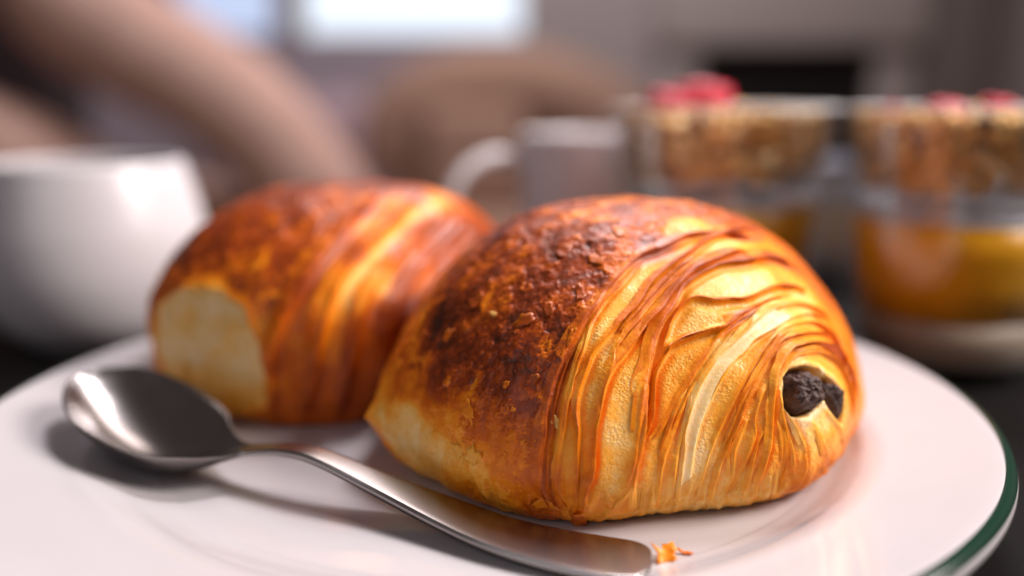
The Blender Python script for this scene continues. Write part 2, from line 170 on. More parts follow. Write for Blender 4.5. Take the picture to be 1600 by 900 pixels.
# ------------------------------------------------------------------ materials
def new_mat(name):
    m = bpy.data.materials.new(name); m.use_nodes = True
    return m, m.node_tree, m.node_tree.nodes['Principled BSDF']
def N(nt, t, **kw):
    n = nt.nodes.new(t)
    for k, v in kw.items(): setattr(n, k, v)
    return n
def plain(name, col, rough=.5, metal=0., noise=0., nscale=40., spec=.5, trans=0., ior=1.45, bump=0., coat=0., sss=0., sssr=(1, .6, .4), sscale=.004):
    m, nt, b = new_mat(name)
    b.inputs['Base Color'].default_value = (*col, 1); b.inputs['Roughness'].default_value = rough; b.inputs['Metallic'].default_value = metal
    b.inputs['Specular IOR Level'].default_value = spec; b.inputs['IOR'].default_value = ior
    b.inputs['Transmission Weight'].default_value = trans; b.inputs['Coat Weight'].default_value = coat
    if sss:
        b.inputs['Subsurface Weight'].default_value = sss; b.inputs['Subsurface Radius'].default_value = sssr; b.inputs['Subsurface Scale'].default_value = sscale
    if noise or bump:
        tc = N(nt, 'ShaderNodeTexCoord'); nz = N(nt, 'ShaderNodeTexNoise'); nz.inputs['Scale'].default_value = nscale; nz.inputs['Detail'].default_value = 5
        nt.links.new(tc.outputs['Object'], nz.inputs['Vector'])
        if noise:
            mx = N(nt, 'ShaderNodeMix', data_type='RGBA')
            mx.inputs[6].default_value = (*[c*(1-noise) for c in col], 1); mx.inputs[7].default_value = (*[min(1, c*(1+noise)) for c in col], 1)
            nt.links.new(nz.outputs['Fac'], mx.inputs[0]); nt.links.new(mx.outputs[2], b.inputs['Base Color'])
        if bump:
            bp = N(nt, 'ShaderNodeBump'); bp.inputs['Strength'].default_value = bump; bp.inputs['Distance'].default_value = .001
            nt.links.new(nz.outputs['Fac'], bp.inputs['Height']); nt.links.new(bp.outputs['Normal'], b.inputs['Normal'])
    return m
def pastry_mat(name):
    m, nt, b = new_mat(name); L = nt.links.new
    tc = N(nt, 'ShaderNodeTexCoord')
    bake = N(nt, 'ShaderNodeAttribute', attribute_name='bake'); crumb = N(nt, 'ShaderNodeAttribute', attribute_name='crumb')
    n1 = N(nt, 'ShaderNodeTexNoise'); n1.inputs['Scale'].default_value = 420; n1.inputs['Detail'].default_value = 5; n1.inputs['Roughness'].default_value = .6
    n2 = N(nt, 'ShaderNodeTexNoise'); n2.inputs['Scale'].default_value = 1500; n2.inputs['Detail'].default_value = 3
    for n in (n1, n2): L(tc.outputs['Object'], n.inputs['Vector'])
    a = N(nt, 'ShaderNodeMath', operation='MULTIPLY_ADD'); a.inputs[1].default_value = .22; a.inputs[2].default_value = -.11; L(n1.outputs['Fac'], a.inputs[0])
    a2 = N(nt, 'ShaderNodeMath', operation='MULTIPLY_ADD'); a2.inputs[1].default_value = .12; a2.inputs[2].default_value = -.06; L(n2.outputs['Fac'], a2.inputs[0])
    s = N(nt, 'ShaderNodeMath', operation='ADD'); L(a.outputs[0], s.inputs[0]); L(a2.outputs[0], s.inputs[1])
    s2 = N(nt, 'ShaderNodeMath', operation='ADD'); L(s.outputs[0], s2.inputs[0]); L(bake.outputs['Fac'], s2.inputs[1])
    r = N(nt, 'ShaderNodeValToRGB'); L(s2.outputs[0], r.inputs['Fac'])
    e = r.color_ramp.elements
    stops = [(0.0, (.94, .68, .36)), (.10, (.92, .53, .15)), (.20, (.90, .385, .038)), (.32, (.84, .240, .004)), (.46, (.60, .115, .001)), (.64, (.28, .038, .001)), (.84, (.075, .012, .001)), (1.0, (.016, .005, .002))]
    e[0].position, e[0].color = stops[0][0], (*stops[0][1], 1); e[1].position, e[1].color = stops[-1][0], (*stops[-1][1], 1)
    for p, c in stops[1:-1]:
        x = e.new(p); x.color = (*c, 1)
    L(r.outputs['Color'], b.inputs['Base Color'])
    # pitted crumb bump + blistered skin bump
    vo = N(nt, 'ShaderNodeTexVoronoi', feature='SMOOTH_F1'); vo.inputs['Scale'].default_value = 2100; L(tc.outputs['Object'], vo.inputs['Vector'])
    mm = N(nt, 'ShaderNodeMath', operation='MULTIPLY'); L(vo.outputs['Distance'], mm.inputs[0]); L(crumb.outputs['Fac'], mm.inputs[1])
    ad = N(nt, 'ShaderNodeMath', operation='MULTIPLY_ADD'); ad.inputs[1].default_value = .3; L(n1.outputs['Fac'], ad.inputs[0]); L(mm.outputs[0], ad.inputs[2])
    ad2 = N(nt, 'ShaderNodeMath', operation='MULTIPLY_ADD'); ad2.inputs[1].default_value = .5; L(n2.outputs['Fac'], ad2.inputs[0]); L(ad.outputs[0], ad2.inputs[2])
    bp = N(nt, 'ShaderNodeBump'); bp.inputs['Strength'].default_value = .5; bp.inputs['Distance'].default_value = .0004
    L(ad2.outputs[0], bp.inputs['Height']); L(bp.outputs['Normal'], b.inputs['Normal'])
    ro = N(nt, 'ShaderNodeMapRange'); ro.inputs['To Min'].default_value = .30; ro.inputs['To Max'].default_value = .55
    L(n1.outputs['Fac'], ro.inputs['Value']); L(ro.outputs[0], b.inputs['Roughness'])
    b.inputs['Specular IOR Level'].default_value = .26; b.inputs['Coat Roughness'].default_value = .16; cw = N(nt, 'ShaderNodeMapRange'); cw.inputs['From Min'].default_value = .4; cw.inputs['From Max'].default_value = .7; cw.inputs['To Min'].default_value = .07; cw.inputs['To Max'].default_value = .16; L(bake.outputs['Fac'], cw.inputs['Value']); L(cw.outputs[0], b.inputs['Coat Weight']); L(bp.outputs['Normal'], b.inputs['Coat Normal'])
    b.inputs['Subsurface Weight'].default_value = .1; b.inputs['Subsurface Radius'].default_value = (1, .45, .15); b.inputs['Subsurface Scale'].default_value = .0025
    return m
M_pastry = pastry_mat('baked_pastry')
M_choc = plain('dark_chocolate', (.066, .030, .021), .5, noise=.8, nscale=1100, bump=.8, spec=.4)
M_plate = plain('white_glazed_china', (.50, .465, .475), .12, noise=.02, nscale=60, coat=.3)
def rough_noise(m, scale, lo, hi):
    nt = m.node_tree; p = nt.nodes['Principled BSDF']; tc = N(nt, 'ShaderNodeTexCoord'); nz = N(nt, 'ShaderNodeTexNoise'); nz.inputs['Scale'].default_value = scale; nz.inputs['Detail'].default_value = 6
    mr = N(nt, 'ShaderNodeMapRange'); mr.inputs['From Min'].default_value = .35; mr.inputs['From Max'].default_value = .7; mr.inputs['To Min'].default_value = lo; mr.inputs['To Max'].default_value = hi
    nt.links.new(tc.outputs['Object'], nz.inputs['Vector']); nt.links.new(nz.outputs['Fac'], mr.inputs['Value']); nt.links.new(mr.outputs[0], p.inputs['Roughness'])
rough_noise(M_plate, 30, .09, .20)
M_green = plain('dark_green_glaze', (.006, .026, .016), .15)
M_cup = plain('white_cup_glaze', (.66, .62, .64), .3)
M_coffee = plain('coffee', (.05, .02, .01), .1)
M_steel = plain('brushed_steel', (.29, .265, .255), .26, metal=1.)
M_pot = plain('satin_steel', (.28, .29, .34), .35, metal=1.)
M_table = plain('black_lacquer', (.006, .005, .005), .6, spec=.06)
def thin_glass(name, tint, rough, k):
    """thin clear wall: mostly lets light straight through, mirrors more at grazing angles"""
    m = bpy.data.materials.new(name); m.use_nodes = True; nt = m.node_tree; nt.nodes.remove(nt.nodes['Principled BSDF'])
    tr = N(nt, 'ShaderNodeBsdfTransparent'); tr.inputs[0].default_value = (*tint, 1)
    gl = N(nt, 'ShaderNodeBsdfGlossy'); gl.inputs['Roughness'].default_value = rough
    fr = N(nt, 'ShaderNodeFresnel'); fr.inputs['IOR'].default_value = k
    mx = N(nt, 'ShaderNodeMixShader'); mi_ = N(nt, 'ShaderNodeMath', operation='MINIMUM'); mi_.inputs[1].default_value = .26; nt.links.new(fr.outputs[0], mi_.inputs[0]); nt.links.new(mi_.outputs[0], mx.inputs[0]); nt.links.new(tr.outputs[0], mx.inputs[1]); nt.links.new(gl.outputs[0], mx.inputs[2])
    nt.links.new(mx.outputs[0], nt.nodes['Material Output'].inputs['Surface']); return m
M_glass = thin_glass('clear_glass', (.985, .988, .992), .03, 1.45)
M_plastic = thin_glass('clear_plastic', (.975, .98, .985), .08, 1.30)
M_grey_disc = plain('painted_grey_reflection', (.42, .42, .46), .3)  # grey-blue paints the reflecting glass band above the compote
M_rim_highlight = plain('painted_rim_highlight', (.88, .88, .90), .10, trans=.25, ior=1.4)  # clear tray lip, whitened to paint in its bright highlight
M_yogurt_shaded = plain('yogurt', (.42, .32, .24), .4)  # white yogurt; the shade low in the glass is put into this colour
M_compote = plain('orange_compote', (.80, .38, .010), .25, noise=.25, nscale=150)
M_granola = plain('toasted_oats', (.90, .44, .14), .6, noise=.45, nscale=260, bump=.5)
M_oat = plain('pale_oat', (.94, .62, .32), .6, noise=.25, nscale=300)
M_nut = plain('brown_raisin', (.12, .04, .02), .5, noise=.4, nscale=300)
M_berry = plain('red_berry', (.48, .012, .035), .4, noise=.35, nscale=300, bump=.5)

# ------------------------------------------------------------------ room behind
def box(name, lo, hi, mat, parent=None, bevel=0., seg=3):
    bm = bmesh.new(); bmesh.ops.create_cube(bm, size=1)
    lo, hi = Vector(lo), Vector(hi)
    for v in bm.verts: v.co = Vector((lo[i]+(v.co[i]+.5)*(hi[i]-lo[i]) for i in range(3)))*CM
    if bevel: bmesh.ops.bevel(bm, geom=bm.edges[:], offset=bevel*CM, segments=seg, profile=.5, affect='EDGES')
    me = bpy.data.meshes.new(name); bm.to_mesh(me); bm.free()
    if bevel: me.polygons.foreach_set('use_smooth', [True]*len(me.polygons))
    me.materials.append(mat); o = bpy.data.objects.new(name, me); C.objects.link(o)
    if parent: o.parent = parent
    return o
def struct(o): o['kind'] = 'structure'; return o
FZ = -75.
M_floor = plain('wood_floor', (.16, .085, .045), .4, noise=.4, nscale=6)
M_wall = plain('greige_wall', (.46, .42, .43), .8, noise=.06, nscale=4)
M_wall2 = plain('lilac_grey_wall', (.46, .40, .48), .8, noise=.08, nscale=4)
M_black = plain('firebox_black', (.006, .006, .006), .7)
M_tan = plain('tan_fabric', (.52, .32, .26), .85, noise=.18, nscale=18)
M_tan2 = plain('brown_fabric', (.38, .235, .175), .85, noise=.2, nscale=14)
M_dark = plain('dark_fabric', (.035, .022, .026), .8)
M_frame = plain('window_frame_paint', (.40, .38, .40), .5)
def emis(name, col, s):
    m, nt, b = new_mat(name); b.inputs['Base Color'].default_value = (.02, .02, .02, 1)
    b.inputs['Emission Color'].default_value = (*col, 1); b.inputs['Emission Strength'].default_value = s; return m
M_day = emis('daylit_window', (.80, .88, 1.0), 1.25)
M_day2 = emis('daylit_window_blue', (.62, .72, 1.0), .95)
struct(box('floor', (-260, -120, FZ-4), (260, 320, FZ), M_floor))
# back wall with a window opening
WY = 319
struct(box('wall', (-320, WY, FZ), (-122, WY+12, 230), M_wall2))
struct(box('wall', (-122, WY, FZ), (4, WY+12, 31), M_wall2))
struct(box('wall', (-122, WY, 88), (4, WY+12, 230), M_wall2))
struct(box('wall', (4, WY, FZ), (320, WY+12, 230), M_wall))
struct(box('wall_pier', (147, WY-14, FZ), (168, WY-.5, 230), plain('pier_paint', (.23, .20, .19), .8)))
w = thing('window', 'bright daylit window with two wide panes in the wall behind the pastries', 'window', (-55, WY, 31))
def under(o, p):      # parent while keeping world coordinates (things are only translated)
    o.parent = p; o.matrix_parent_inverse = Matrix.Translation(-p.location); return o
under(box('frame', (-122, WY+1, 31), (4, WY+9, 33.5), M_frame), w)
under(box('mullion', (-87, WY+1, 33.6), (-76, WY+9, 88), M_frame), w)
under(box('pane', (-122, WY+4, 33.6), (-87.1, WY+5, 88), M_day2), w)
under(box('pane', (-75.9, WY+4, 33.6), (4, WY+5, 88), M_day), w)
fp = thing('fireplace', 'pale fireplace surround with a black rectangular opening behind the granola glasses', 'fireplace', (100, WY-12, FZ))
ms = plain('stone_surround', (.50, .455, .45), .7, noise=.06, nscale=5)
under(box('surround', (54, WY-12, FZ), (67, WY-.5, 28.6), ms, bevel=.6), fp)
under(box('surround', (131, WY-12, FZ), (144, WY-.5, 28.6), ms, bevel=.6), fp)
under(box('mantel', (52, WY-16, 28.7), (146, WY-.5, 66), ms, bevel=.6), fp)
under(box('firebox', (67.1, WY-8, FZ), (130.9, WY-.6, 28.5), M_black), fp)

def tube(name, path, radii, mat, parent=None, n=20, m=14, squash=1.0):
    """smooth swept tube through points with varying radius, rounded ends"""
    P = np.array(smooth_prof(path, m)); Rr = np.interp(np.linspace(0, 1, len(P)), np.linspace(0, 1, len(radii)), radii)
    T = np.gradient(P, axis=0); T /= np.linalg.norm(T, axis=1)[:, None]
    up = np.array([0, 0, 1.]) if abs(T[:, 2]).max() < .95 else np.array([0, 1., 0])
    S = np.cross(T, up); S /= np.linalg.norm(S, axis=1)[:, None]; U = np.cross(S, T)
    a = np.linspace(0, 2*np.pi, n, endpoint=False)
    rows = [P[:, None]+Rr[:, None, None]*(np.cos(a)[None, :, None]*S[:, None]*squash+np.sin(a)[None, :, None]*U[:, None])]
    V = rows[0]
    c0 = [P[0]-T[0]*Rr[0]*k+(V[0]-P[0])*q for k, q in ((.5, .01), (.46, .4), (.3, .8))]
    c1 = [P[-1]+T[-1]*Rr[-1]*k+(V[-1]-P[-1])*q for k, q in ((.3, .8), (.46, .4), (.5, .01))]
    V = np.concatenate([np.array(c0), V, np.array(c1)])
    return grid_mesh(name, V, True, mat, parent, flip=True)
ac = thing('armchair', 'tan upholstered armchair with a sloping rolled arm at left behind the white cup', 'armchair', (-60, 125, FZ))
under(tube('arm', [(-68, 116, 31), (-64, 113, 24), (-55, 112, 18), (-43, 112, 11), (-35, 114, 3), (-28, 117, -9), (-24, 122, -26)], [9, 9, 8.5, 8, 8, 8, 7], M_tan), ac)
under(tube('arm', [(-130, 112, 6), (-100, 110, 6), (-82, 109, 4), (-68, 111, -2), (-58, 116, -12)], [9, 9, 9, 8, 7], M_tan), ac)
under(box('side_panel', (-62, 121, FZ+8), (-27, 129, -4), M_tan2, bevel=3), ac)
under(box('seat', (-126, 121, FZ+8), (-62.5, 175, -6), M_tan2, bevel=4), ac)
under(box('backrest', (-140, 150, -6), (-84, 165, 50), M_dark, bevel=5), ac)
for x, y in ((-122, 125), (-32, 125), (-122, 170), (-68, 170)):
    under(box('leg', (x-2, y-2, FZ), (x+2, y+2, FZ+8.5), M_dark), ac)
so = thing('sofa', 'low brown sofa with a soft cushion in front of the bright window', 'sofa', (-5, 235, FZ))
under(tube('backrest', [(-34, 247, -6), (-30, 246, 4), (-16, 245, 11), (6, 245, 12), (24, 246, 6), (36, 248, -4), (40, 249, -16)], [13, 13, 13, 13, 13, 13, 12], M_tan2), so)
under(box('back_panel', (-36, 238, FZ+20), (34, 254, 4), M_tan2, bevel=6), so)
under(box('seat', (-80, 200, FZ+10), (26, 240, -20), M_tan2, bevel=6, seg=4), so)
under(box('cushion', (-24, 221, -20), (5, 235, 8), M_tan2, bevel=5, seg=5), so)
under(box('backrest', (-92, 238, FZ+20), (-38.5, 254, 12), plain('mauve_fabric', (.42, .31, .36), .85), bevel=8, seg=5), so)
for x, y in ((-74, 204), (20, 204), (-74, 246), (20, 246)):
    under(box('leg', (x-2, y-2, FZ), (x+2, y+2, FZ+12), M_dark), so)

# ------------------------------------------------------------------ table and plate
tb = thing('table', 'glossy black table under the plate, cups and glasses', 'table', (0, 0, FZ))
under(box('tabletop', (-70, -45, -3), (60, 30, 0), M_table, bevel=.3), tb)
for x, y in ((-66, -41), (56, -41), (-66, 26), (56, 26)):
    under(box('leg', (x-3, y-3, FZ), (x+3, y+3, -3.05), M_table, bevel=.2), tb)
plate = thing('plate', 'white china plate with a dark green line round its rim', 'plate', (0, 0, 0))
top = smooth_prof([(0.01, 1.30), (4, 1.30), (7.6, 1.31), (8.3, 1.36), (8.75, 1.50), (9.1, 1.68), (9.45, 1.80), (9.9, 1.87), (10.8, 2.05), (11.62, 2.24)], 6)
rim = smooth_prof([(11.62, 2.24), (11.75, 2.262), (11.88, 2.25), (11.97, 2.19), (12.02, 2.08)], 5)
low = smooth_prof([(12.02, 2.08), (12.03, 1.98), (11.97, 1.86), (11.7, 1.70), (10.2, 1.15), (9.0, .72), (8.2, .35), (8.0, .02), (7.7, .0), (7.5, .06), (7.3, .45), (0.01, .5)], 5)
under(lathe('plate_body', top+rim[1:-1]+low, 220, M_plate), plate)
band = [(r+n[0]*.006, z+n[1]*.006) for (r, z), n in zip(rim[6:-2], [(math.sin(t), math.cos(t)) for t in np.linspace(.25, 1.3, len(rim[6:-2]))])]
under(lathe('green_line', band, 220, M_green), plate)

for ob in plate.children:          # the plate is a touch oval
    n_ = len(ob.data.vertices); co = np.zeros(n_*3, np.float32); ob.data.vertices.foreach_get('co', co); co = co.reshape(-1, 3)
    k_ = 1+.075*np.clip(np.cos(np.arctan2(co[:, 1], co[:, 0])-math.radians(226)), 0, 1)**2*sstep(.07, .12, np.hypot(co[:, 0], co[:, 1]))
    co[:, :2] *= k_[:, None]; ob.data.vertices.foreach_set('co', co.ravel()); ob.data.update()

# ------------------------------------------------------------------ pastries
def bspl(v, phi):
    n = len(v); x = (phi/(2*np.pi)*n) % n; i = x.astype(int) % n; t = x-np.floor(x)
    a, b, c, d = v[(i-1) % n], v[i], v[(i+1) % n], v[(i+2) % n]
    return ((1-t)**3*a+(3*t**3-6*t**2+4)*b+(-3*t**3+3*t**2+3*t+1)*c+t**3*d)/6
ZP = 1.3
def dome(p, PH, PS):
    cx, cy, H, zc, e0, e1, e2, es, ax, ay, rb, _ = p[:12]; Fr = bspl(p[12:], PH)
    e = np.clip(e0+e1*np.cos(PH)+e2*np.sin(PH), .25, 1.8); top = PS >= 0
    c, s = np.cos(np.clip(PS, -1.57, 1.57)), np.sin(PS)
    q = np.clip(-PS, 0, 1); rl = (rb+(1-rb)*np.sqrt(np.clip(1-q**2, 0, 1)))*(1-np.clip(-PS-1, 0, 1))
    rho = np.where(top, np.maximum(c, 1e-6)**e, rl)
    z = np.where(top, zc+(H-zc)*np.abs(s)**es, zc*(1-q)); w = np.where(top, s**2, 0)
    return np.stack([cx+ax*w+Fr*np.cos(PH)*rho, cy+ay*w+Fr*np.sin(PH)*rho, z+ZP], -1)
def grid_normals(S):
    a = np.roll(S, -1, 1)-np.roll(S, 1, 1); b = np.gradient(S, axis=0); n = np.cross(a, b)
    n /= np.maximum(np.linalg.norm(n, axis=-1), 1e-9)[..., None]
    return n
def curve_dist(P, Nn, pts, pad):
    """distance, signed side (+ = right of the curve seen from outside) and arclength fraction to a 3-D polyline"""
    c = np.array(smooth_prof(pts, 3)) if len(pts) > 2 else np.array(pts)
    lo, hi = c.min(0)-pad, c.max(0)+pad
    idx = np.where(((P > lo) & (P < hi)).all(1))[0]
    best = np.full(len(idx), 1e9); sg = np.zeros(len(idx)); fr = np.zeros(len(idx)); Q = P[idx]; NN = Nn[idx]
    m = len(c)-1
    for k in range(m):
        d = c[k+1]-c[k]; L2 = d@d+1e-12; t = np.clip(((Q-c[k])@d)/L2, 0, 1); v = Q-c[k]-t[:, None]*d
        D = np.linalg.norm(v, axis=1); u = D < best
        best[u] = D[u]; sg[u] = np.sign((np.cross(NN[u], d)*v[u]).sum(1)); fr[u] = (k+t[u])/m
    return idx, best, sg, fr
def idw(P, pts, power=2.2, eps=.06, base=.5, wb=.004):
    pts = np.array(pts); num = np.full(len(P), base*wb); den = np.full(len(P), wb)
    for x, y, z, b in pts:
        w = 1/((P[:, 0]-x)**2+(P[:, 1]-y)**2+(P[:, 2]-z)**2+eps)**power
        num += w*b; den += w
    return num/den
def poly_sd(P, Nn, poly):
    """signed distance (cm, negative inside) to a polygon lying roughly in a plane, and the plane's outward normal"""
    A = np.array(poly); c = A.mean(0); n = np.linalg.svd(A-c)[2][2]
    k = ((P-c)**2).sum(1).argmin()
    if n@Nn[k] < 0: n = -n
    u = np.cross(n, [0, 0, 1.]); u /= np.linalg.norm(u); v = np.cross(n, u)
    a = np.stack([(A-c)@u, (A-c)@v], 1); q = np.stack([(P-c)@u, (P-c)@v], 1)
    d = np.full(len(P), 1e9); ins = np.zeros(len(P), bool)
    for i in range(len(a)):
        p0, p1 = a[i], a[(i+1) % len(a)]; e = p1-p0; t = np.clip(((q-p0)@e)/(e@e), 0, 1)
        d = np.minimum(d, np.linalg.norm(q-p0-t[:, None]*e, axis=1))
        cond = (p0[1] > q[:, 1]) != (p1[1] > q[:, 1])
        xi = p0[0]+(q[:, 1]-p0[1])/(p1[1]-p0[1]+1e-12)*(p1[0]-p0[0]); ins ^= cond & (q[:, 0] < xi)
    near = np.abs((P-c)@n) < 1.6
    return np.where(near, np.where(ins, -d, d), 9.), n, c
def blend_phi(n, c, frac, width):
    """uneven azimuth spacing: `frac` of the columns inside +-width of c"""
    k = int(n*frac); a = np.linspace(c-width, c+width, k, endpoint=False); b = np.linspace(c+width, c+2*np.pi-width, n-k, endpoint=False)
    return np.concatenate([a, b])

def nearest(P, q): return int(((P-np.array(q))**2).sum(1).argmin())
def build_pastry(parent, par, curves, bakes, holes, nphi, npsi, phic, skin_curve, seed, detail=1.0, tips=(), pale=None):
    ph = blend_phi(nphi, phic, .74, 1.75)
    ps = np.concatenate([[-2, -1.7, -1.35], np.linspace(-1, 0, int(npsi*.22), endpoint=False), np.linspace(0, np.pi/2, int(npsi*.78))])
    PH, PS = np.meshgrid(ph, ps); S = dome(np.array(par), PH, PS); nr = grid_normals(S)
    P = S.reshape(-1, 3); Nn = nr.reshape(-1, 3)
    ctr = np.array([par[0], par[1], 2.5+ZP])
    if ((P-ctr)*Nn).sum() < 0: Nn = -Nn
    h = np.zeros(len(P)); add = np.zeros(len(P)); near = np.zeros(len(P))
    num = np.full(len(P), 0.); den = np.full(len(P), 1e-9)
    for i, (pts, wl, wr, hh, ba) in enumerate(curves):
        idx, d, s, fr = curve_dist(P, Nn, pts, 1.3)
        wob = 1+.45*vnoise(np.stack([fr*9+i*7, d*0, d*0], 1), seed+i)
        end = sstep(0, .06, fr)*sstep(1.0, .93, fr)*.8+.2
        wl_ = wl*1.35*wob
        g = np.where(s > 0, np.exp(-(d/wr)**2), np.exp(-(d/wl_)**2))
        h[idx] += hh*.85*g*end*wob
        h[idx] -= hh*.6*np.where(s > 0, np.exp(-((d-2.6*wr)/(2.4*wr))**2), 0)*end     # undercut beside the free edge
        add[idx] += ba*np.where(s > 0, np.exp(-(d/(wr*1.4))**2), np.exp(-(d/(wl*1.1))**2))*end
        near[idx] = np.maximum(near[idx], np.exp(-(d/(wl*1.8))**2))
        w = 1/(d**2+.004)**1.5; num[idx] += w*(i*1.0+s*d*3.0); den[idx] += w
    Phi = num/den
    # skin / cut-face mask: signed side of the skin curve
    idx, d, s, fr = curve_dist(P, Nn, skin_curve, 30)
    sd = np.full(len(P), -9.); sd[idx] = s*d
    cut = sstep(-.05, .06, sd)
    bake = idw(P, bakes)
    # fibres: fine ridges that run along the layer edges
    fib = fbm(np.stack([Phi*7.0, P[:, 2]*.5, P[:, 0]*.3], 1), 3, seed+40)
    fib2 = fbm(np.stack([Phi*2.4, P[:, 2]*.25, P[:, 1]*.2], 1), 2, seed+47)
    crumb = cut*(1-near)*sstep(-.35, .15, fbm(P*1.6, 2, seed+60)+.15)
    h += cut*(.009*fib*near)
    bake = bake+cut*.005+cut*(.60*add+.06*fib*(.2+near)+.03*fib2)
    hi = sstep(4.2, 6.6, P[:, 2]-.12*(P[:, 0]-par[0])*0); bake = bake+cut*near*.13*hi
    low_ = sstep(-.10, -.45, PS.ravel())
    h += low_*(.10*fbm(np.stack([Phi*2.2, P[:, 0]*3.2, P[:, 1]*3.2], 1), 3, seed+66)-.02)
    # pitted crumb between the layers
    pit = fbm(P*np.array([14., 14., 14.]), 3, seed+5)
    h += crumb*.0045*pit*detail
    bake += crumb*(-.05+.07*pit)
    # crust: streaks that follow the skin edge, peeling flakes, blisters
    skin = 1-cut
    wv = fbm(P*1.9, 2, seed+9)
    st = fbm(np.stack([sd*3.4+wv*.9, P[:, 2]*.55, sd*0], 1), 4, seed+11)      # streaks parallel to the layer edge
    st2 = fbm(P*1.7+wv[:, None]*.6, 4, seed+13)
    dk = sstep(.42, .66, bake)
    bake += skin*(.13*st+(.09+.13*dk)*st2+dk*(.05*fbm(P*6.5, 3, seed+15)-.055))
    h += skin*(.020*st+.05*fbm(P*1.5, 3, seed+14))
    rough_top = skin*sstep(.40, .62, bake)*sstep(2.6, 4.6, P[:, 2])
    jit = fbm(P*7, 3, seed+22)[:, None]*.16
    wst = np.stack([sd*1.0+wv*.25, P[:, 2]*.55, (P[:, 0]+P[:, 1])*.4], 1)          # flakes stretched along the streaks
    for k, (fs, thr, src) in enumerate(((1.5, .02, P), (2.6, .06, wst), (3.6, .12, P), (3.0, -.12, wst), (5.5, .22, P))):
        fl = fbm(src*fs+jit*fs*.6, 3, seed+24+k); e = sstep(thr-.012, thr+.012, fl); rimk = np.exp(-((fl-thr)/.03)**2)
        sgn = (1, -.9, 1, -1, 1)[k]
        h += skin*(e-.5)*.030*sgn*(.17+.07*rough_top)
        bake += skin*dk*((e-.5)*(-.10, -.12, -.07, -.10, -.05)[k]*sgn-rimk*.08*(k in (2, 4))+rimk*.07*(k in (0, 3)))
    bl = fbm(P*6, 3, seed+31)
    h += rough_top*(.013*np.maximum(bl, -.1)+.026*np.abs(fbm(P*3.2, 3, seed+33)))
    bake += rough_top*(-.10*np.maximum(bl, 0)+.02)
    # pale peeled scraps on the lower flank
    pl = fbm(np.stack([sd*2.6, P[:, 2]*1.3, P[:, 1]*.6], 1)+fbm(P*6, 3, seed+52)[:, None]*.45, 4, seed+51)
    mid = skin*np.exp(-((bake-.38)/.2)**2)
    e = sstep(.10, .13, pl)
    bake -= mid*e*.11; h += mid*e*.018
    sp = vnoise(P*16, seed+70); bake -= skin*sstep(.62, .75, sp)*.10*sstep(.3, .5, bake); h += skin*sstep(.6, .8, sp)*.018
    # slow lumps
    h += .05*fbm(P*.9, 2, seed+80)
    bake = bake+skin*.07*sstep(.5, .2, bake)
    bake = np.where(bake > .55, np.where(True, .55+(bake-.55)*.62, 0), bake)
    flat = sstep(-1.0, -.55, PS.ravel()); h *= .45+.55*flat
    V = P+Nn*h[:, None]
    for q, rad, amt in tips:
        q = np.array(q); dd = P-q; out = q-ctr; out[2] = 0; out /= np.linalg.norm(out)
        V += out*(amt*np.exp(-np.sqrt((dd[:, 0]**2+dd[:, 1]**2+(dd[:, 2]*1.5)**2)/rad**2)*2.0))[:, None]
    if pale is not None:
        sdp, n, c = poly_sd(P, Nn, pale); sdp = sdp+.10*fbm(P*2.5, 3, seed+90)
        ins = sstep(.07, -.07, sdp); bake = bake*(1-ins)+ins*(.07+.10*fbm(P*1.6, 3, seed+91)+.16*sstep(3.0, 1.6, P[:, 2]))
        bake += .08*np.exp(-((sdp-.14)/.14)**2); V += n*(np.exp(-((sdp-.05)/.12)**2)*.06-.05*ins)[:, None]
    hole_info = []
    for poly, depth in holes:
        sdh, n, c = poly_sd(P, Nn, poly)
        w_in = sstep(.05, -.16, sdh); lip = np.exp(-((sdh-.10)/.10)**2)
        V = V-n*(w_in*depth)[:, None]+n*(lip*.05*(1-w_in))[:, None]
        bake = bake*(1-w_in)+w_in*(.30+.10*pit); bake -= lip*.08; crumb = crumb*(1-w_in)
        hole_info.append((n, c))
    V[:, 2] = np.maximum(V[:, 2], ZP+.012)
    o = grid_mesh('crust', V.reshape(S.shape), True, M_pastry, parent)
    set_attr(o, 'bake', np.clip(bake, 0, 1)); set_attr(o, 'crumb', np.clip(crumb, 0, 1))
    o.matrix_parent_inverse = Matrix.Translation(-parent.location)
    return o, V, Nn, P, hole_info, bake
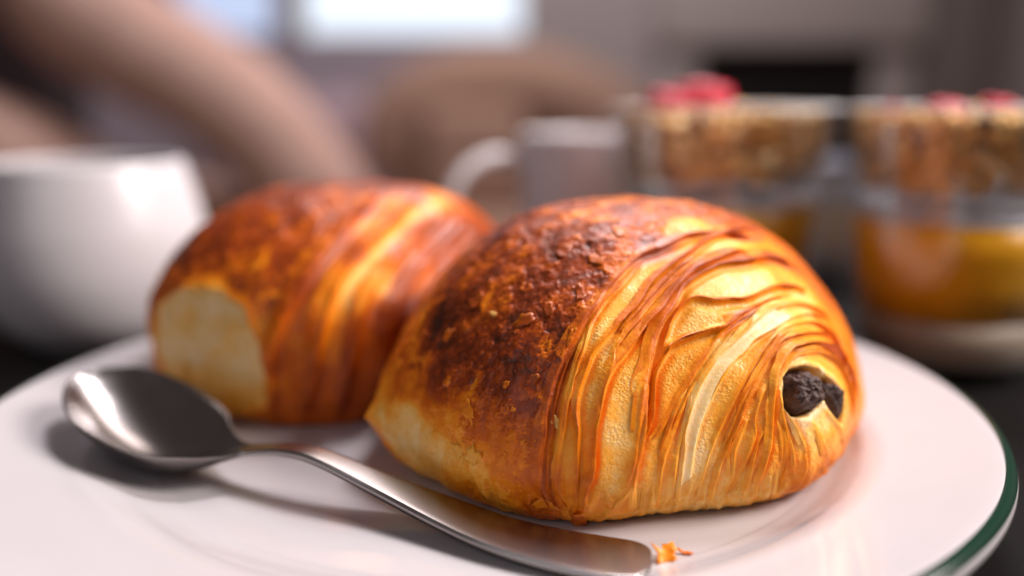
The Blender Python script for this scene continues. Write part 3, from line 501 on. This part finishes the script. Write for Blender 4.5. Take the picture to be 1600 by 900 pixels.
def layer_strip(parent, pts, V, Nn, P, bake, w, lift, off, seed, trim):
    """one free edge of laminated dough: a thin strip rooted in the crust on its left, lifted and ragged on its right"""
    c = np.array(smooth_prof(pts, 5)); a, z = int(len(c)*trim[0]), max(int(len(c)*trim[1]), int(len(c)*trim[0])+6); c = c[a:z]
    L = np.linalg.norm(np.diff(c, axis=0), axis=1).cumsum(); L = np.concatenate([[0], L]); n = max(14, int(L[-1]/.09))
    c = np.stack([np.interp(np.linspace(0, L[-1], n), L, c[:, k]) for k in range(3)], 1)
    T = np.gradient(c, axis=0); T /= np.linalg.norm(T, axis=1)[:, None]+1e-9
    idx = np.array([nearest(P, q) for q in c]); nn = Nn[idx]; nn = nn+np.roll(nn, 1, 0)*0; R = np.cross(nn, T); R /= np.linalg.norm(R, axis=1)[:, None]+1e-9
    hgt = ((V[idx]-P[idx])*nn).sum(1); k = np.ones(7)/7; hgt = np.convolve(np.pad(hgt, 3, 'edge'), k, 'valid')
    fr = np.linspace(0, 1, n); taper = np.minimum(sstep(0, .12, fr), sstep(1, .9, fr)); q1 = np.stack([fr*L[-1]*1.6, fr*0+seed, fr*0], 1)
    wv = w*(.75+.5*vnoise(q1, seed))*(.25+.75*taper); lf = lift*(.8+.6*vnoise(q1*.7+9, seed))*taper; jag = .018*fbm(q1*5, 3, seed+3)+.03*vnoise(q1*.8+4, seed)
    o_ = off+jag
    prof = ((-1.0, -.06, 0), (-.62, .35, 0), (-.25, .8, 0), (.0, 1., .0), (.18, .98, 0), (.17, .98, -.018), (-.1, .7, -.03), (-.6, .0, -.05))
    rows = np.stack([c+R*(o_+wv*x)[:, None]+nn*(hgt*.55+lf*y+zz+.006)[:, None] for x, y, zz in prof], 1)
    o = grid_mesh('dough_layer', rows, False, M_pastry, None); under(o, parent)
    bk = bake[idx][:, None]+np.array([-.03, -.03, -.02, .03, .14, .16, .10, .06])[None]*(.6+.8*vnoise(q1*1.3+2, seed+5)[:, None]*.5)
    bk = bk+.16*sstep(4.4, 6.6, c[:, 2])[:, None]*np.array([.3, .4, .6, .9, 1, 1, .8, .6])
    set_attr(o, 'bake', np.clip(bk, .03, .58)); set_attr(o, 'crumb', np.zeros(bk.size))
    return o
def chunk(name, centre, axes, size, mat, parent, seed, nu=40, nv=24, rough=.16, power=.6):
    """rough lump: superellipsoid of half sizes `size` along the rows of `axes`, broken by noise"""
    u = np.linspace(0, 2*np.pi, nu, endpoint=False); v = np.linspace(-np.pi/2+.02, np.pi/2-.02, nv); U, W = np.meshgrid(u, v)
    f = lambda x: np.sign(x)*np.abs(x)**power
    q = np.stack([f(np.cos(W))*f(np.cos(U)), f(np.cos(W))*f(np.sin(U)), f(np.sin(W))], -1)
    q = q*(1+rough*(fbm(q*2.0+seed*3.1, 4, seed)*1.6-.35*np.abs(fbm(q*4.5+seed, 3, seed+2)))[..., None])*np.array(size)
    V = q@np.array(axes)+np.array(centre)
    o = grid_mesh(name, V, True, mat, None)
    if parent: under(o, parent)
    return o

front = thing('chocolate_pastry', 'sharp golden chocolate pastry nearest the camera, layered side with dark chocolate showing', 'pastry', (PF[0], PF[1], ZP), 'chocolate pastries on the plate')
crust, FV, FN, FP, HI, FBK = build_pastry(front, PF, FC, FB, [(HOLES[0], .75), (HOLES[1], 1.0)], 1050, 430, -1.15, FC[0][0], 3, tips=[(TIP, 1.0, .36)])
sub = np.arange(0, len(FP), 3)          # coarse copy of the crust is enough to seat the strips
for i, (pts, wl, wr, hh, ba) in enumerate(FC):
    if len(pts) < 4: continue
    rs = random.Random(i)
    layer_strip(front, pts, FV[sub], FN[sub], FP[sub], FBK[sub], wl*1.6, hh*.8, 0., 100+i, (0, 1))
    for k in range(1 if wl > .045 and i % 3 else 0):
        a = rs.random()*.35
        layer_strip(front, pts, FV[sub], FN[sub], FP[sub], FBK[sub], .06+.05*rs.random(), .03+.02*rs.random(), -(.07+.075*k)*(.8+.5*rs.random()), 200+i*5+k, (a, a+.45+.2*rs.random()))
for (n, c), sz, dpt, sd in ((HI[0], (.56, .48, 1.0), .66, 5), (HI[1], (.34, .52, 1.1), .90, 9)):
    ax2 = np.cross([0, 0, 1.], n); ax2 /= np.linalg.norm(ax2); ax3 = np.cross(n, ax2)
    chunk('chocolate_stick', c-n*dpt, [ax2, ax3, n], sz, M_choc, front, sd, 90, 60, .13, .75)
def dough_flap(parent, ca, cb, lift, bake, seed):
    """thin pale sheet of dough lying between two layer edges"""
    def rs(c, n):
        c = np.array(smooth_prof(c, 5)); L = np.concatenate([[0], np.linalg.norm(np.diff(c, axis=0), axis=1).cumsum()])
        return np.stack([np.interp(np.linspace(0, L[-1], n), L, c[:, k]) for k in range(3)], 1)
    n = 60; A, B = rs(ca, n), rs(cb, n); rows = []
    for k, w in enumerate((0, .2, .45, .7, .9, 1., 1., .5)):
        q = A*(1-w)+B*w; idx = np.array([nearest(FP[sub], x) for x in q]); nn = FN[sub][idx]
        hh = ((FV[sub][idx]-FP[sub][idx])*nn).sum(1); hh = np.convolve(np.pad(hh, 4, 'edge'), np.ones(9)/9, 'valid')
        up = lift*(.55+.5*math.sin(w*2.6))+.012*fbm(np.stack([np.linspace(0, 7, n), np.full(n, w*2), np.zeros(n)], 1), 2, seed)
        rows.append(FP[sub][idx]*.0+q+nn*(hh*.6+up-(.03 if k == 6 else .05 if k == 7 else 0))[:, None])
    V = np.stack(rows, 1); o = grid_mesh('dough_flap', V, False, M_pastry, None); under(o, parent)
    set_attr(o, 'bake', np.full(n*8, bake)); set_attr(o, 'crumb', np.zeros(n*8)); o['label'] = 'pale smooth sheet of dough between the golden layers'
dough_flap(front, FC[I7][0][4:16], FC[I7+1][0][4:15], .05, .03, 5)
back = thing('chocolate_pastry', 'blurred chocolate pastry farther back at left, its pale unbaked end facing the spoon', 'pastry', (PB[0], PB[1], ZP), 'chocolate pastries on the plate')
_, BV, BN, BP, _, BBK = build_pastry(back, PB, BC, BB, [], 620, 260, -1.2, BC[0][0], 23, pale=PALE)
for i, (pts, wl, wr, hh, ba) in enumerate(BC):
    for k, off in enumerate((0., -.22)):
        layer_strip(back, pts, BV, BN, BP, BBK, .16-.04*k, .09-.03*k, off*(1+.3*(i % 2)), 400+i*3+k, (.06*k, 1-.2*k))

def flake(name, pos, nrm, size, mat, parent, seed, curl=.2, spin=0., bake=.12, thick=.012):
    """one thin curled scrap of pastry with a ragged outline"""
    rnd = np.random.default_rng(seed); nrm = np.array(nrm)/np.linalg.norm(nrm)
    u = np.cross(nrm, [.3, .2, 1.]); u /= np.linalg.norm(u); v = np.cross(nrm, u)
    u, v = u*math.cos(spin)+v*math.sin(spin), v*math.cos(spin)-u*math.sin(spin)
    n = 16; a = np.linspace(0, 2*np.pi, n, endpoint=False); r = 1+.38*rnd.standard_normal(n)*.7; r = np.clip(r, .45, 1.6)
    V = [np.array(pos)+nrm*(curl*.0+thick)]; F = []
    for ring in (.55, 1.):
        for k in range(n):
            x, y = size[0]*ring*r[k]*math.cos(a[k]), size[1]*ring*r[k]*math.sin(a[k])
            V.append(np.array(pos)+u*x+v*y+nrm*(thick+curl*(x/size[0])**2*size[0]*.5+.02*rnd.standard_normal()*size[0]))
    top = len(V)
    V += [p-nrm*thick for p in V[:top]]
    for s, fl in ((0, False), (top, True)):
        for k in range(n):
            k2 = (k+1) % n
            t = [(s, s+1+k, s+1+k2), (s+1+k, s+1+n+k, s+1+n+k2, s+1+k2)]
            F += [f[::-1] if fl else f for f in t]
    for k in range(n):
        k2 = (k+1) % n; F.append((1+n+k, top+1+n+k, top+1+n+k2, 1+n+k2))
    o = link_mesh(name, V, F, mat, None)
    set_attr(o, 'bake', [bake]*len(V)); set_attr(o, 'crumb', [0.]*len(V))
    if parent: under(o, parent)
    return o
# ------------------------------------------------------------------ spoon (bowl + handle share one lofted shape)
def build_spoon():
    sp = thing('spoon', 'stainless steel spoon lying across the front of the plate', 'spoon', (-4, -3, 1.3))
    # stations along the spoon: x, y, z of the rim centre line, half width, depth of the bowl below the rim
    st = [(-9.86, -.78, 2.95, .02, .00), (-9.81, -.85, 2.94, .40, .05), (-9.67, -1.03, 2.91, .82, .22), (-9.22, -1.58, 2.82, 1.20, .58), (-8.45, -2.42, 2.67, 1.48, .92), (-7.60, -3.15, 2.50, 1.48, 1.02),
          (-6.85, -3.62, 2.33, 1.34, .80), (-6.22, -3.87, 2.20, .90, .48), (-5.75, -3.98, 2.12, .52, .18), (-5.38, -4.03, 2.12, .28, .03), (-4.9, -4.20, 2.22, .22, .0), (-4.35, -4.46, 2.33, .21, .0), (-3.58, -4.83, 2.33, .25, -.008),
          (-2.15, -5.55, 2.00, .35, -.012), (-.80, -6.32, 1.76, .50, -.012), (.2, -6.92, 1.64, .58, -.012), (1.1, -7.33, 1.58, .66, -.012), (1.95, -7.62, 1.545, .71, -.012), (2.50, -7.76, 1.53, .69, -.01), (2.74, -7.82, 1.525, .58, -.005), (2.88, -7.86, 1.52, .34, -.002), (2.92, -7.87, 1.52, .05, 0)]
    A = np.array(smooth_prof(st, 9)); n = len(A)
    A[:, 3] = np.maximum(A[:, 3], .004)
    T = np.gradient(A[:, :3], axis=0); T /= np.linalg.norm(T, axis=1)[:, None]
    S = np.cross(T, [0, 0, 1.]); S /= np.linalg.norm(S, axis=1)[:, None]; U = np.cross(S, T)
    th = np.interp(np.arange(n), [0, n*.45, n*.55, n], [.10, .12, .20, .19])
    m = 25; x = np.linspace(-1, 1, m)
    topz = -A[:, 4, None]*(1-np.abs(x)**2.2)-0.035*np.clip(np.abs(x)-.8, 0, 1)[None]*5*.2
    wid = x[None]*A[:, 3, None]
    topv = A[:, None, :3]+wid[..., None]*S[:, None]+topz[..., None]*U[:, None]
    e = np.sqrt(np.clip(1-np.abs(x)**6, 0, 1))
    ed = np.interp(np.arange(n), [0, n*.40, n*.52, n], [.35, .35, .8, .8])[:, None]
    botv = topv-(th[:, None]*(ed+(1-ed)*e[None]))[..., None]*U[:, None]
    ring = np.concatenate([topv, botv[:, ::-1]], 1)
    # both halves are cut from the same loft; shading normals come from the whole so no seam shows
    whole = grid_mesh('spoon_whole', ring, True, None)
    nv = np.zeros(n*2*m*3, np.float32); whole.data.vertex_normals.foreach_get('vector', nv); nv = nv.reshape(n, 2*m, 3)
    bpy.data.objects.remove(whole, do_unlink=True)
    cutr = int(np.argmin(np.abs(A[:, 0]+5.2)))
    for nm, a, b in (('bowl', 0, cutr+1), ('handle', cutr, n)):
        o = grid_mesh(nm, ring[a:b], True, M_steel, None)
        o.data.normals_split_custom_set_from_vertices([tuple(v) for v in nv[a:b].reshape(-1, 3)])
        under(o, sp)
    return sp
build_spoon()

# ------------------------------------------------------------------ crumbs on the plate, flakes on the front pastry
tag(flake('crumb', (3.27, -7.45, 1.40), (-.1, -.5, .9), (.20, .22), M_pastry, None, 4, .9, .4, .34, .02), 'orange pastry flake lying against the end of the spoon handle', 'crumb', 'crumbs fallen on the plate')
tag(flake('crumb', (3.64, -7.25, 1.345), (0, -.2, 1), (.14, .05), M_pastry, None, 7, .7, .2, .45, .02), 'small brown crumb alone on the plate right of the spoon end', 'crumb', 'crumbs fallen on the plate')
tag(flake('crumb', (-1.58, -5.58, 1.335), (0, 0, 1), (.035, .03), M_pastry, None, 8, .3, .2, .75, .02), 'tiny dark crumb on the plate below the spoon handle', 'crumb', 'crumbs fallen on the plate')

for k, (x, y, z, s1, s2, bk) in enumerate(FLK):
    j = nearest(FP, (x, y, z)); flake('flake', FV[j]+FN[j]*.005, FN[j], (s1, s2), M_pastry, front, 30+k, .35, k*1.3, bk, .010)
# ------------------------------------------------------------------ cups, glasses, pot
def cup(label, x, y, prof_out, wall, loc_h, handle=None):
    c = thing('cup', label, 'cup', (x, y, 0), 'white china cups behind the pastries')
    out = smooth_prof(prof_out, 8)
    inn = [(max(r-wall, .01), z) for r, z in out if z > .6][::-1]
    pr = [(.01, .0)]+out+[(out[-1][0]-wall*.3, out[-1][1]+.09), (out[-1][0]-wall*.75, out[-1][1]+.08)]+inn+[(.01, .62)]
    under(lathe('cup_body', pr, 96, M_cup, None, (x, y)), c)
    if handle: under(tube('handle', [(x+a, y+b, z) for a, b, z in handle], [.42, .40, .36, .34, .36], M_cup, None, 18, 10, .8), c)
    return c
cup('large white cup at left behind the spoon, rounded sides and no handle in view', -16.7, 13.8, [(2.6, 0), (2.9, .12), (3.8, 1.1), (4.35, 2.6), (4.42, 4.2), (4.12, 5.8), (3.74, 7.1)], .34, 0)
tag(lathe('coffee', [(.01, 5.6), (3.5, 5.6), (3.78, 5.6), (3.78, 5.5), (.01, 5.5)], 64, M_coffee, None, (-16.7, 13.8)), 'dark coffee filling the large white cup at left', 'coffee')
cup('white cup behind both pastries with its curved handle pointing left', 4.3, 21.2, [(2.3, 0), (2.6, .12), (3.1, 1.2), (3.35, 3.4), (3.42, 6.0), (3.5, 8.0)], .34, 0,
    [(-3.1, -.5, 6.5), (-4.6, -1.1, 7.0), (-6.1, -1.8, 6.3), (-6.7, -2.1, 4.8), (-5.6, -1.7, 3.2), (-3.1, -.6, 2.3)])
rng = random.Random(5)
def rsc(o, x, y, s):
    if s != 1.0:
        n_ = len(o.data.vertices); co = np.zeros(n_*3, np.float32); o.data.vertices.foreach_get('co', co); co = co.reshape(-1, 3)
        co[:, 0] = (co[:, 0]-x*CM)*s+x*CM; co[:, 1] = (co[:, 1]-y*CM)*s+y*CM; o.data.vertices.foreach_set('co', co.ravel()); o.data.update()
    return o
def jar(x, y, label, yl, ol, cl, gl, berries, blab, seed, comp, rs=1.0):
    j = thing('parfait_glass', label, 'glass', (x, y, 0), 'layered dessert glasses behind the plate')
    out = smooth_prof([(2.85, .0), (3.05, .15), (3.2, 1.2), (3.5, 3.5), (3.86, 7.0), (4.02, 9.0)], 6)
    inn = smooth_prof([(3.84, 9.0), (3.68, 7.0), (3.30, 3.5), (3.0, 1.2), (2.7, .55), (.01, .5)], 6)
    under(lathe('glass_body', [(.01, 0)]+out+[(4.0, 9.10), (3.93, 9.14), (3.86, 9.10)]+inn, 96, M_glass, None, (x, y)), j); rsc(j.children[-1], x, y, rs)
    ins = [(.01, 6.45), (3.3, 6.45), (3.45, 6.58), (3.76, 9.12), (3.80, 9.18), (3.79, 9.20), (3.72, 9.18), (3.70, 9.16), (3.39, 6.63), (3.25, 6.53), (.01, 6.53)]
    under(lathe('topping_tray', ins, 96, M_plastic, None, (x, y)), j); rsc(j.children[-1], x, y, rs)
    under(rsc(lathe('tray_rim', [(3.80, 9.205), (4.11, 9.215), (4.14, 9.27), (4.12, 9.34), (3.84, 9.35), (3.78, 9.28), (3.80, 9.205)], 96, M_rim_highlight, None, (x, y)), x, y, rs), j)
    rr = lambda z: np.interp(z, [.5, .55, 1.2, 3.5, 7.0], [2.3, 2.7, 3.0, 3.30, 3.68])-.015
    tag(rsc(lathe('yogurt', [(.01, .52)]+[(rr(z), z) for z in (.56, .8, 1.2, 2.2)]+[(.01, 2.2)], 64, M_yogurt_shaded, None, (x, y)), x, y, rs), yl, 'yogurt')
    tag(rsc(lathe('fruit_compote', [(.01, 2.21)]+[(rr(z), z) for z in (2.21, 3.5, 4.4, 5.5)]+[(.01, 5.55)], 64, comp, None, (x, y)), x, y, rs), ol, 'compote')
    tag(rsc(lathe('added_grey_disc', [(.01, 5.56)]+[(rr(z), z) for z in (5.56, 5.62)]+[(rr(5.7)-.1, 5.70), (.01, 5.72)], 64, M_grey_disc, None, (x, y)), x, y, rs), cl, 'cream')  # added disc; its grey stands in for reflections in the empty glass gap
    # granola: heaped oat clusters, too many to count
    verts, faces, mi = [], [], []
    def lump(c, s, k):
        bm = bmesh.new(); bmesh.ops.create_icosphere(bm, subdivisions=1, radius=1)
        q = np.array([v.co for v in bm.verts]); f = [[v.index for v in fc.verts] for fc in bm.faces]; bm.free()
        R = np.array(Matrix.Rotation(rng.random()*6.28, 3, Vector((rng.gauss(0, 1), rng.gauss(0, 1), rng.gauss(0, 1))).normalized()))
        q = (q*(1+.35*(np.random.default_rng(k).random(len(q))-.5)[:, None])*np.array(s))@R.T+np.array(c)
        b = len(verts); verts.extend(q); faces.extend([[i+b for i in t] for t in f])
        mi.extend([rng.choices((0, 1, 2), (.62, .26, .12))[0]]*len(f))
    for k in range(900):
        a = rng.random()*6.283; r = 3.2*math.sqrt(rng.random()); lim = 8.75+.35*(1-(r/3.2)**2)
        z = 6.62+(lim-6.62)*rng.random()
        if rng.random() < .45: z = lim-.12*rng.random()
        if rng.random() < .35: r = np.interp(z, [6.6, 9.1], [3.12, 3.42])
        s = .14+.16*rng.random(); lump((x+r*math.cos(a), y+r*math.sin(a), z), (s*1.5, s, s*.7), k+seed*1000)
    g = link_mesh('granola', verts, faces, M_granola)
    g.data.materials.append(M_oat); g.data.materials.append(M_nut); g.data.polygons.foreach_set('material_index', mi)
    tag(rsc(g, x, y, rs), gl, 'granola', None, 'stuff')
    for k, ((bx, by, bz, s), bl) in enumerate(zip(berries, blab)):
        o = chunk('berry', (x+bx, y+by, bz), np.eye(3), (s*1.25, s, s*.75), M_berry, None, seed*10+k, 24, 14, .2, .8)
        tag(o, bl, 'berry', 'red berries on the granola')
M_yellow = plain('yellow_compote', (.74, .42, .035), .25, noise=.2, nscale=150)
jar(16.34, 9.3, 'dessert glass at the far right edge, orange compote under a granola tray', 'white yogurt at the bottom of the right-hand glass', 'orange compote layer in the right-hand glass', 'added grey disc for glass reflections over the orange compote at right', 'crunchy granola heaped in the tray of the right-hand glass',
    [(-1.6, -1.5, 9.15, .55), (1.0, .2, 9.25, .5), (-2.4, .6, 9.05, .42), (2.2, -1.2, 9.1, .45)], ['largest red berry on the right-hand granola, toward the left front', 'red berry in the middle of the right-hand granola', 'red berry at the left rear of the right-hand granola', 'red berry at the right front of the right-hand granola'], 2, M_compote)
jar(8.9, 13.95, 'dessert glass behind the front pastry, yellow compote under a granola tray', 'white yogurt at the bottom of the glass behind the front pastry', 'yellow compote layer in the glass behind the front pastry', 'added grey disc for glass reflections over the yellow compote', 'crunchy granola heaped in the tray of the glass behind the front pastry',
    [(-2.4, -.8, 9.4, .7), (-1.0, -.3, 9.55, .95), (-.3, .9, 9.4, .5)], ['red berry at the left of the granola behind the front pastry', 'tallest red berry on the granola behind the front pastry', 'red berry at the rear of the granola behind the front pastry'], 3, M_yellow, 1.09)
PX, PY = 18.1, 25.6
pot = thing('milk_jug', 'dull grey metal jug standing between the two dessert glasses', 'jug', (PX, PY, 0))
po = smooth_prof([(3.2, 0), (3.35, .15), (3.45, 1.7), (3.2, 4.2), (2.9, 5.6), (2.85, 6.1), (3.0, 6.4)], 6)
under(lathe('jug_body', [(.01, 0)]+po+[(2.93, 6.45), (2.85, 6.4)]+[(r-.12, z) for r, z in po[::-1] if z > .3]+[(.01, .3)], 72, M_pot, None, (PX, PY)), pot)
under(tube('handle', [(PX+2.8, PY+.3, 5.6), (PX+4.4, PY+.5, 5.5), (PX+4.8, PY+.6, 3.8), (PX+4.2, PY+.5, 2.0), (PX+3.3, PY+.3, 1.6)], [.22, .22, .22, .22, .22], M_pot, None, 12, 8), pot)
